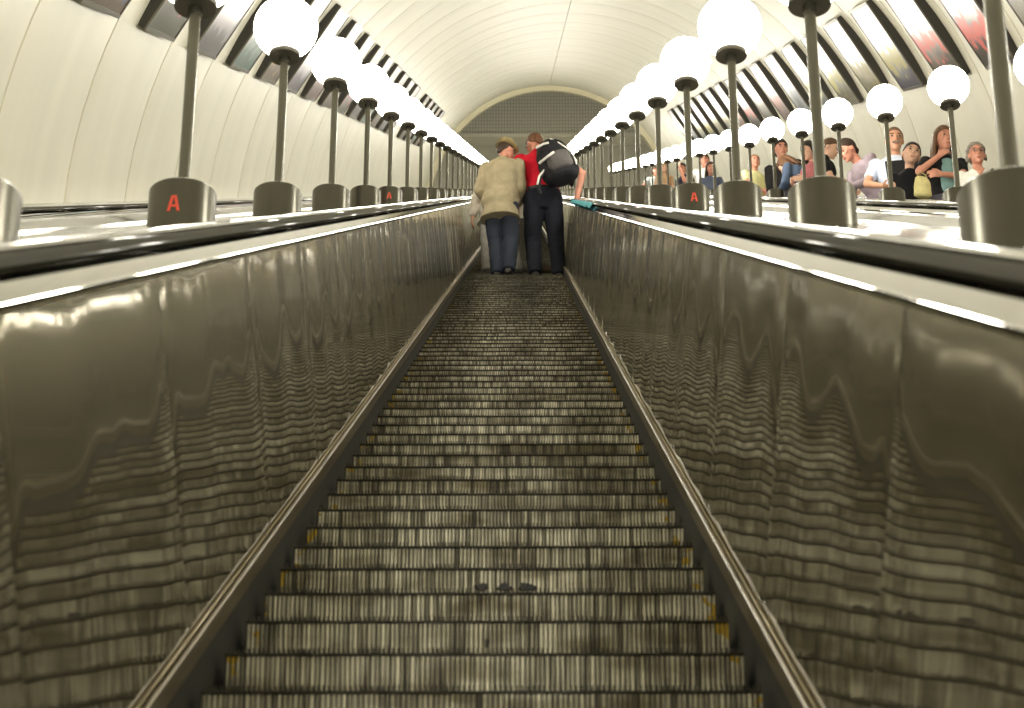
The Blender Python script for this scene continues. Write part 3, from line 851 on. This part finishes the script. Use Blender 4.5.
# --- the three riders on the central escalator
def bucket_hat(root, put, U, H, H3):
    R = [(z, rx, ry) for z, rx, ry in ((.045, .122, .140), (.050, .124, .142), (.058, .092, .112), (.095, .086, .105), (.128, .076, .093), (.137, .055, .07), (.140, .02, .03))]
    bm = bmesh.new()
    loft(bm, [(H @ Vector((0, -.008 + (.012 if i < 2 else 0), z)), H3 @ Vector((rx, 0, 0)), H3 @ Vector((0, ry, 0))) for i, (z, rx, ry) in enumerate(R)], 28)
    me = solidify_union(bm, 'hat', fabric((.30, .235, .11)), 0.006, 1, 0.002); h = put(me, 'hat', root)
    bm = bmesh.new()
    loft(bm, [(H @ Vector((0, -.008, z)), H3 @ Vector((.0925, 0, 0)), H3 @ Vector((0, .1125, 0))) for z in (.060, .076)], 28)
    put(bm_mesh('hat_band', bm, fabric((.17, .13, .06)), True), 'hat_band', h)
def belt(root, put, U, H, H3):
    bm = bmesh.new(); loft(bm, [(U(0, 0, z), Vector((.184, 0, 0)), Vector((0, .130, 0))) for z in (.985, 1.02)], 24)
    put(bm_mesh('belt', bm, M['shoe'], True), 'belt', root)
def hem_line(root, put, U, H, H3):
    pass
person('man in khaki bucket hat and loose beige jacket, standing on the central escalator', dict(x=-.235, step=76, dy=.09, k=.985, facing=-14, lean=5, roll=2, hyaw=-38, hpitch=6, wide=1.04, belly=.05,
    shirt=(.34, .285, .18), sleeve='long', hem=.715, loose=.040, flare=.012, garment='jacket', collar=(.34, .285, .18), trousers=(.035, .042, .06), legw=1.12, hair=(.05, .03, .02), skin='red', vox=.007,
    armR=dict(w=(.13, .30, 1.04), pole=(.25, -.4, -1)), armL=dict(w=(-.17, .22, 1.0)), feet={1: (.0, .02, 0), -1: (.06, .08, 0)}, extra=[('hat', bucket_hat)]))
red, RT, rloc, rfz, rk = person('man in bright red shirt and dark navy trousers, leaning one hand on the handrail', dict(x=.225, step=76, dy=.20, k=1.10, facing=4, lean=6, roll=-4, hyaw=30, hpitch=16, hroll=0, wide=1.06,
    shirt=(.60, .012, .030), sleeve='short', hem=.965, trousers=(.012, .013, .02), hair=(.13, .055, .025), skin='red', vox=.0065, legw=1.08, collar=(.60, .012, .030),
    armR=dict(w=(.345, .10, 1.01), pole=(1, -.3, .3), d=(.15, .8, -.32), palm=(-.1, -.3, -1), curl=.55), armL=dict(w=(-.16, .34, 1.12), pole=(-.8, -.6, -.2)),
    feet={1: (.05, .02, 0), -1: (.02, .0, 0)}, extra=[('belt', belt)]))
person('person in pale grey coat and light trousers, mostly hidden behind the man in the hat', dict(x=-.29, step=78, dy=.15, k=.90, facing=-6, lean=12, hyaw=-25, fem=True, wide=1.2,
    shirt=(.58, .53, .44), sleeve='long', hem=.74, loose=.035, flare=.02, garment='coat', trousers=(.42, .40, .36), legw=1.1, hair=(.30, .26, .22), style='short', armL=dict(w=(-.29, .02, .84)), feet={1: (.16, .05, 0)}))

# --- backpack hanging off the red-shirted man's right shoulder
def backpack():
    base = rloc + Matrix.Rotation(rfz, 3, 'Z') @ ((RT @ Vector((.125, -.275, 1.185))) * rk)
    e = empty('backpack', base, (math.radians(-16), math.radians(-17), rfz + math.radians(-10))); e.scale = (1.2, 1.2, 1.2)
    tag(e, 'black backpack with pale piping, slung over the shoulder of the red-shirted man', 'backpack')
    blk = fabric((.016, .016, .018)); pale = fabric((.70, .66, .62)); gry = fabric((.085, .078, .075))
    bm = bmesh.new()
    loft(bm, [(Vector((0, y, z)), Vector((rx, 0, 0)), Vector((0, ry, 0))) for z, rx, ry, y in ((-.27, .10, .06, 0), (-.255, .145, .095, 0), (-.20, .170, .125, -.01), (-.05, .172, .13, -.01), (.10, .155, .115, 0), (.20, .125, .09, .01), (.26, .085, .06, .02), (.275, .04, .03, .02))], 24)
    b = link_mesh('bag_body', solidify_union(bm, 'bag_body', blk, .010, 3, .006), e)
    bm = bmesh.new(); loft(bm, [(Vector((.02, -.105, z)), Vector((rx, 0, 0)), Vector((0, ry, 0))) for z, rx, ry in ((-.23, .08, .03), (-.20, .115, .06), (-.06, .115, .062), (-.02, .09, .03))], 20)
    p = link_mesh('front_pocket', solidify_union(bm, 'front_pocket', gry, .009, 3, .005), e)
    bm = bmesh.new(); loft(bm, [(Vector((.0, -.085, z)), Vector((rx, 0, 0)), Vector((0, ry, 0))) for z, rx, ry in ((.02, .07, .02), (.05, .10, .045), (.14, .09, .042), (.18, .06, .02))], 20)
    link_mesh('top_pocket', solidify_union(bm, 'top_pocket', blk, .009, 3, .004), e)
    def line(name, pts, r, m, par):
        bm = bmesh.new()
        for a, c in zip(pts, pts[1:]): capsule(bm, a, c, r, r, n=8)
        return link_mesh(name, bm_mesh(name, bm, m, True), par)
    line('piping', [Vector((.165 * math.cos(t) * .95 - .005 + .02 * math.sin(t * 2), -.088 - .02 * math.sin(t), -.22 + .43 * t / 1.57)) for t in [q * 1.45 / 12 for q in range(13)]], .007, pale, b)
    line('reflector', [Vector((-.125, -.098, .13)), Vector((-.06, -.13, .115)), Vector((-.02, -.14, .10))], .011, pale, b)
    line('reflector', [Vector((-.15, -.100, -.075)), Vector((-.07, -.155, -.085)), Vector((-.01, -.172, -.075))], .012, pale, b)
    s = line('strap', [Vector((-.13, -.06, -.16)), Vector((-.20, -.08, -.24)), Vector((-.235, -.06, -.33)), Vector((-.24, -.05, -.40))], .016, blk, e)
    line('strap_trim', [Vector((-.13, -.078, -.155)), Vector((-.20, -.098, -.235)), Vector((-.235, -.078, -.30))], .010, pale, s)
    line('strap', [Vector((.02, .06, .25)), Vector((.03, .16, .27)), Vector((.03, .26, .20)), Vector((.05, .30, .06)), Vector((.08, .25, -.10)), Vector((.09, .10, -.2))], .019, blk, e)
    line('grab_loop', [Vector((-.04, .02, .262)), Vector((-.02, .02, .30)), Vector((.02, .02, .30)), Vector((.04, .02, .262))], .009, blk, e)
backpack()

def teal_cloth():
    V = []; F = []; s0 = 18.6; ns, nm = 60, 10
    for i in range(ns + 1):
        lo = .055 + .035 * noise.noise(Vector((i * .33, 3, 0)))
        for j in range(nm + 1):
            t = j / nm
            x, n = .598 - .022 * t, -.089 - lo * .6 * t
            q = abs(noise.noise(Vector((i * .5, j * .45, 1.7))))
            V.append((x - .014 * q * (1 if t >= .3 else 0), 7.6 * i / ns, n + (.008 * q if t < .3 else 0)))
    for i in range(ns):
        for j in range(nm):
            a = i * (nm + 1) + j; F.append([a, a + 1, a + nm + 2, a + nm + 1])
    me = mesh('teal_cloth', V, F, fabric((.10, .42, .50)), True)
    o = link_mesh('teal_cloth', me, None, W(X0, s0, 0), (SL, 0, 0)); sf = o.modifiers.new('thick', 'SOLIDIFY'); sf.thickness = .005; sf.offset = 1
    tag(o, 'crumpled teal cloth hung over the right handrail under the hand of the red-shirted man', 'cloth')
teal_cloth()

# --- people riding down the escalator on the right
Q = 'people on the far right escalator'
def watch(root, put, U, H, H3): pass
pm = person('man with grey mustache and receding brown hair, in pale blue shirt holding a black folder', dict(head=(893, 141.5, 3.569), facing=176, hpitch=-4, hyaw=4, skin='tan', hair=(.16, .085, .045), style='receding', mustache=(.22, .17, .14),
    shirt=(.62, .68, .82), collar=(.66, .72, .86), sleeve='short', trousers=(.08, .08, .1), wide=1.08, group=Q, vox=.007,
    armR=dict(w=(.15, .25, 1.02), pole=(1, -.3, -.6), curl=.8, palm=(-.6, .1, .6)), armL=dict(w=(-.16, .27, 1.05), pole=(-1, -.3, -.5), curl=.8, palm=(.5, -.3, .5))))
def folder():
    root, T, loc, fz, k = pm
    e_loc = loc + Matrix.Rotation(fz, 3, 'Z') @ (Vector((-.05, .31, 1.15)) * k)
    V = []; F = []; box(-.17, .17, -.006, .006, -.13, .13, V, F)
    e = empty('folder', e_loc, (math.radians(12), math.radians(3), fz)); tag(e, 'black folder held open in front of the man with the mustache', 'folder')
    link_mesh('cover', mesh('cover', V, F, fabric((.012, .012, .013), .5)), e)
    V = []; F = []; box(-.16, .16, -.011, -.006, -.12, .12, V, F)
    link_mesh('pages', mesh('pages', V, F, fabric((.75, .75, .72))), e)
folder()
person('woman in sleeveless black top, dark hair tied back, head tilted beside the mustache man', dict(head=(910, 156, 3.460), facing=172, hroll=-14, hyaw=14, hpitch=-12, fem=True, wide=.86, skin='fair', hair=(.03, .018, .014), style='tied',
    shirt=(.010, .010, .012), sleeve='none', trousers=(.05, .05, .06), group=Q, vox=.007, armR=dict(w=(.16, .22, 1.02)), armL=dict(w=(-.2, .15, .95))))
def watch_band(root, put, U, H, H3):
    bm = bmesh.new(); c = Vector((.12, .245, 1.13))
    ball(bm, c, (.03, .03, .026)); put(bm_mesh('wristwatch', bm, fabric((.85, .85, .82), .3), True), 'wristwatch', root, 'white wristwatch')
def teal_front(root, put, U, H, H3):
    bm = bmesh.new(); loft(bm, [(U(0, .052, z), Vector((rx, 0, 0)), Vector((0, .095, 0))) for z, rx in ((.96, .09), (1.1, .085), (1.3, .085), (1.38, .07))], 18)
    put(solidify_union(bm, 'vest', fabric((.22, .36, .35)), .010, 3, .004), 'vest', root, 'grey teal front of the top')
person('tall woman with long brown hair and black sleeves, one hand raised to her throat', dict(head=(942, 140.5, 3.705), facing=186, hyaw=10, hpitch=-5, fem=True, wide=1.08, skin='red', hair=(.13, .065, .03), style='long',
    shirt=(.014, .013, .014), sleeve='short', trousers=(.1, .1, .12), group=Q, vox=.007, armR=dict(w=(.10, .20, 1.36), pole=(1, -.1, -.9), curl=1.0, palm=(-.5, -.8, 0)),
    armL=dict(w=(.10, .25, 1.13), pole=(-1, .2, -.7), curl=.6, palm=(0, -1, 0)), extra=[('watch', watch_band), ('front', teal_front)]))
def bag_strap(root, put, U, H, H3):
    bm = bmesh.new(); pts = [U(-.14, -.10, 1.38), U(-.145, -.03, 1.475), U(-.14, .06, 1.45), U(-.11, .13, 1.33), U(-.07, .155, 1.15)]
    for a, b in zip(pts, pts[1:]): capsule(bm, a, b, .018, .018, n=8)
    put(bm_mesh('bag_strap', bm, M['shoe'], True), 'bag_strap', root, 'black shoulder strap')
def vneck(root, put, U, H, H3):
    bm = bmesh.new()
    loft(bm, [(U(0, y, z), Vector((rx, 0, 0)), Vector((0, .02, 0))) for z, rx, y in ((1.33, .006, .122), (1.38, .028, .117), (1.44, .058, .088), (1.475, .06, .06))], 14)
    put(solidify_union(bm, 'neckline', skin('red'), .007, 2), 'neckline', root, 'bare skin in the open neckline')
person('older person with grey curly hair and glasses in open white shirt, nearest of the queue', dict(head=(975, 156, 3.851), facing=180, hpitch=-8, hroll=3, skin='red', hair=(.25, .22, .185), style='curly', glasses=True,
    shirt=(.80, .78, .72), collar=None, sleeve='short', trousers=(.2, .2, .22), group=Q, vox=.007, extra=[('s', bag_strap), ('v', vneck)]))
person('man in lavender shirt bending over the handrail, dark hair, seen from the side', dict(head=(846, 151.5, 3.461), facing=112, lean=36, hpitch=-16, hyaw=0, skin='red', hair=(.035, .022, .015),
    shirt=(.37, .30, .34), sleeve='long', trousers=(.06, .06, .08), wide=1.08, group=Q, vox=.0075, hem=.90,
    armR=dict(w=(.16, .50, .98), pole=(.4, -.3, -1), curl=.6), armL=dict(w=(-.12, .48, .96), pole=(-.4, -.3, -1), curl=.6)))
person('person with brown hair and black top turned away, facing the lavender shirt', dict(head=(829, 150, 3.569), facing=262, hyaw=-8, hpitch=8, fem=True, skin='fair', hair=(.10, .05, .025), shirt=(.012, .012, .014), sleeve='short', trousers=(.05, .05, .06), group=Q,
    armR=dict(w=(.10, .30, 1.1)), armL=dict(w=(-.12, .28, 1.08))))
person('woman in dusty pink top with dark hair, in profile behind a lamp pole', dict(head=(807.5, 152, 3.607), facing=128, hyaw=-8, hpitch=5, fem=True, skin='fair', hair=(.02, .014, .012), style='long', shirt=(.48, .16, .17), sleeve='long', trousers=(.04, .04, .06), group=Q,
    armR=dict(w=(.12, .26, 1.12)), armL=dict(w=(-.10, .28, 1.1))))
person('young man with thick dark hair in dark top, looking down over the brown-haired person', dict(head=(780, 150, 3.490), facing=178, roll=13, hyaw=12, hroll=-8, hpitch=2, skin='red', hair=(.022, .014, .010), shirt=(.022, .02, .02), sleeve='long', trousers=(.05, .05, .06), group=Q, wide=1.06))
person('person with long brown hair and denim blue shirt leaning forward, seen from behind', dict(head=(785, 166, 3.460), facing=42, lean=24, hpitch=10, fem=True, wide=1.0, skin='fair', hair=(.14, .065, .03), style='long', shirt=(.075, .105, .17), sleeve='long', trousers=(.05, .06, .1), group=Q,
    armR=dict(w=(.25, .35, .95)), armL=dict(w=(-.2, .36, .96))))
person('person in pale yellow top with hands clasped, head lifted to the side', dict(head=(754, 163, 3.607), facing=210, hyaw=-18, hpitch=-16, skin='red', hair=(.26, .13, .06), style='receding', shirt=(.72, .70, .36), sleeve='short', trousers=(.2, .2, .18), group=Q,
    armR=dict(w=(.05, .26, 1.0), pole=(1, -.2, -.4)), armL=dict(w=(-.06, .27, .99), pole=(-1, -.2, -.4))))
person('man in white shirt with dark hair stretching one arm out, behind the denim-dressed woman', dict(head=(704, 161, 3.510), facing=186, hyaw=-16, hroll=4, skin='red', hair=(.03, .018, .012), shirt=(.74, .74, .72), sleeve='short', trousers=(.06, .06, .08), group=Q,
    armR=dict(w=(.50, .20, 1.33), pole=(.2, -.6, -.8))))
person('woman with dark hair and slate blue top in front of the white-shirted man', dict(head=(710, 169, 3.510), facing=175, hyaw=10, fem=True, wide=1.1, skin='red', hair=(.025, .016, .012), style='long', shirt=(.10, .12, .18), sleeve='short', trousers=(.06, .06, .09), group=Q,
    armR=dict(w=(.16, .2, 1.05)), armL=dict(w=(-.24, .18, 1.05))))
person('dark-haired person in navy top, half behind a lamp pole', dict(head=(682, 169, 3.588), facing=140, skin='red', hair=(.02, .014, .012), shirt=(.018, .02, .04), sleeve='short', trousers=(.05, .05, .06), group=Q))
person('person in tan top with sandy hair, distant on the right escalator', dict(head=(664, 168.5, 3.510), facing=185, skin='fair', hair=(.34, .20, .10), style='long', fem=True, shirt=(.52, .33, .20), sleeve='short', trousers=(.1, .1, .1), group=Q, vox=.011))
person('farthest person in pale blue white top, arm resting out to one side', dict(head=(655.5, 171.5, 3.510), facing=190, skin='red', hair=(.10, .06, .04), shirt=(.66, .72, .74), sleeve='short', trousers=(.2, .2, .25), group=Q, vox=.011, armR=dict(w=(.42, .2, 1.0), pole=(.6, -.6, -.4))))
def yellow_bag():
    x, s, n = 3.44, 21.55, .045
    e = empty('shoulder_bag', W(x, s, n), (0, 0, math.radians(8))); tag(e, 'pale yellow shoulder bag between the black-topped woman and the tall woman', 'bag'); e.scale = (.62, .62, .62)
    bm = bmesh.new(); loft(bm, [(Vector((0, 0, z)), Vector((rx, 0, 0)), Vector((0, ry, 0))) for z, rx, ry in ((-.20, .10, .05), (-.17, .13, .07), (0, .12, .065), (.10, .095, .045), (.13, .05, .02))], 18)
    link_mesh('bag_body', solidify_union(bm, 'bag_body', fabric((.62, .55, .26)), .010, 3, .008), e)
    bm = bmesh.new(); pts = [Vector((-.07, 0, .10)), Vector((-.05, 0, .17)), Vector((.0, -.0, .20)), Vector((.06, 0, .16)), Vector((.08, 0, .09))]
    for a, b in zip(pts, pts[1:]): capsule(bm, a, b, .010, .010, n=8)
    link_mesh('bag_strap', bm_mesh('bag_strap', bm, fabric((.40, .34, .16)), True), e)
yellow_bag()
for p in PEOPLE: print('PERSON', p[0][:40], p[1], [round(c, 2) for c in p[2]])

# --- dark scuffs stuck to one riser
def scuff(x, w, s_i):
    V = []; F = []; n = 9; ys = 0.0
    for q in (0, 1):
        for i in range(n):
            a = 2 * math.pi * i / n; r = 1 + .25 * math.sin(i * 2.3 + x * 90)
            V.append((x + w * math.cos(a) * r * (1 - .2 * q), 0.006 - .006 * q, -.046 + .009 * math.sin(a) * r))
    F = [list(range(n))[::-1], [n + i for i in range(n)]] + [[i, (i + 1) % n, n + (i + 1) % n, n + i] for i in range(n)]
    st_o = STEPS[s_i]
    o = link_mesh('gum_spot', recalc(mesh('gum_spot', to_local(V), F, M['near_black'])), st_o); o['label'] = 'black spot of dried gum'
scuff(-.022, .018, 19); scuff(.030, .018, 19); scuff(.082, .022, 19); scuff(.0, .005, 17)
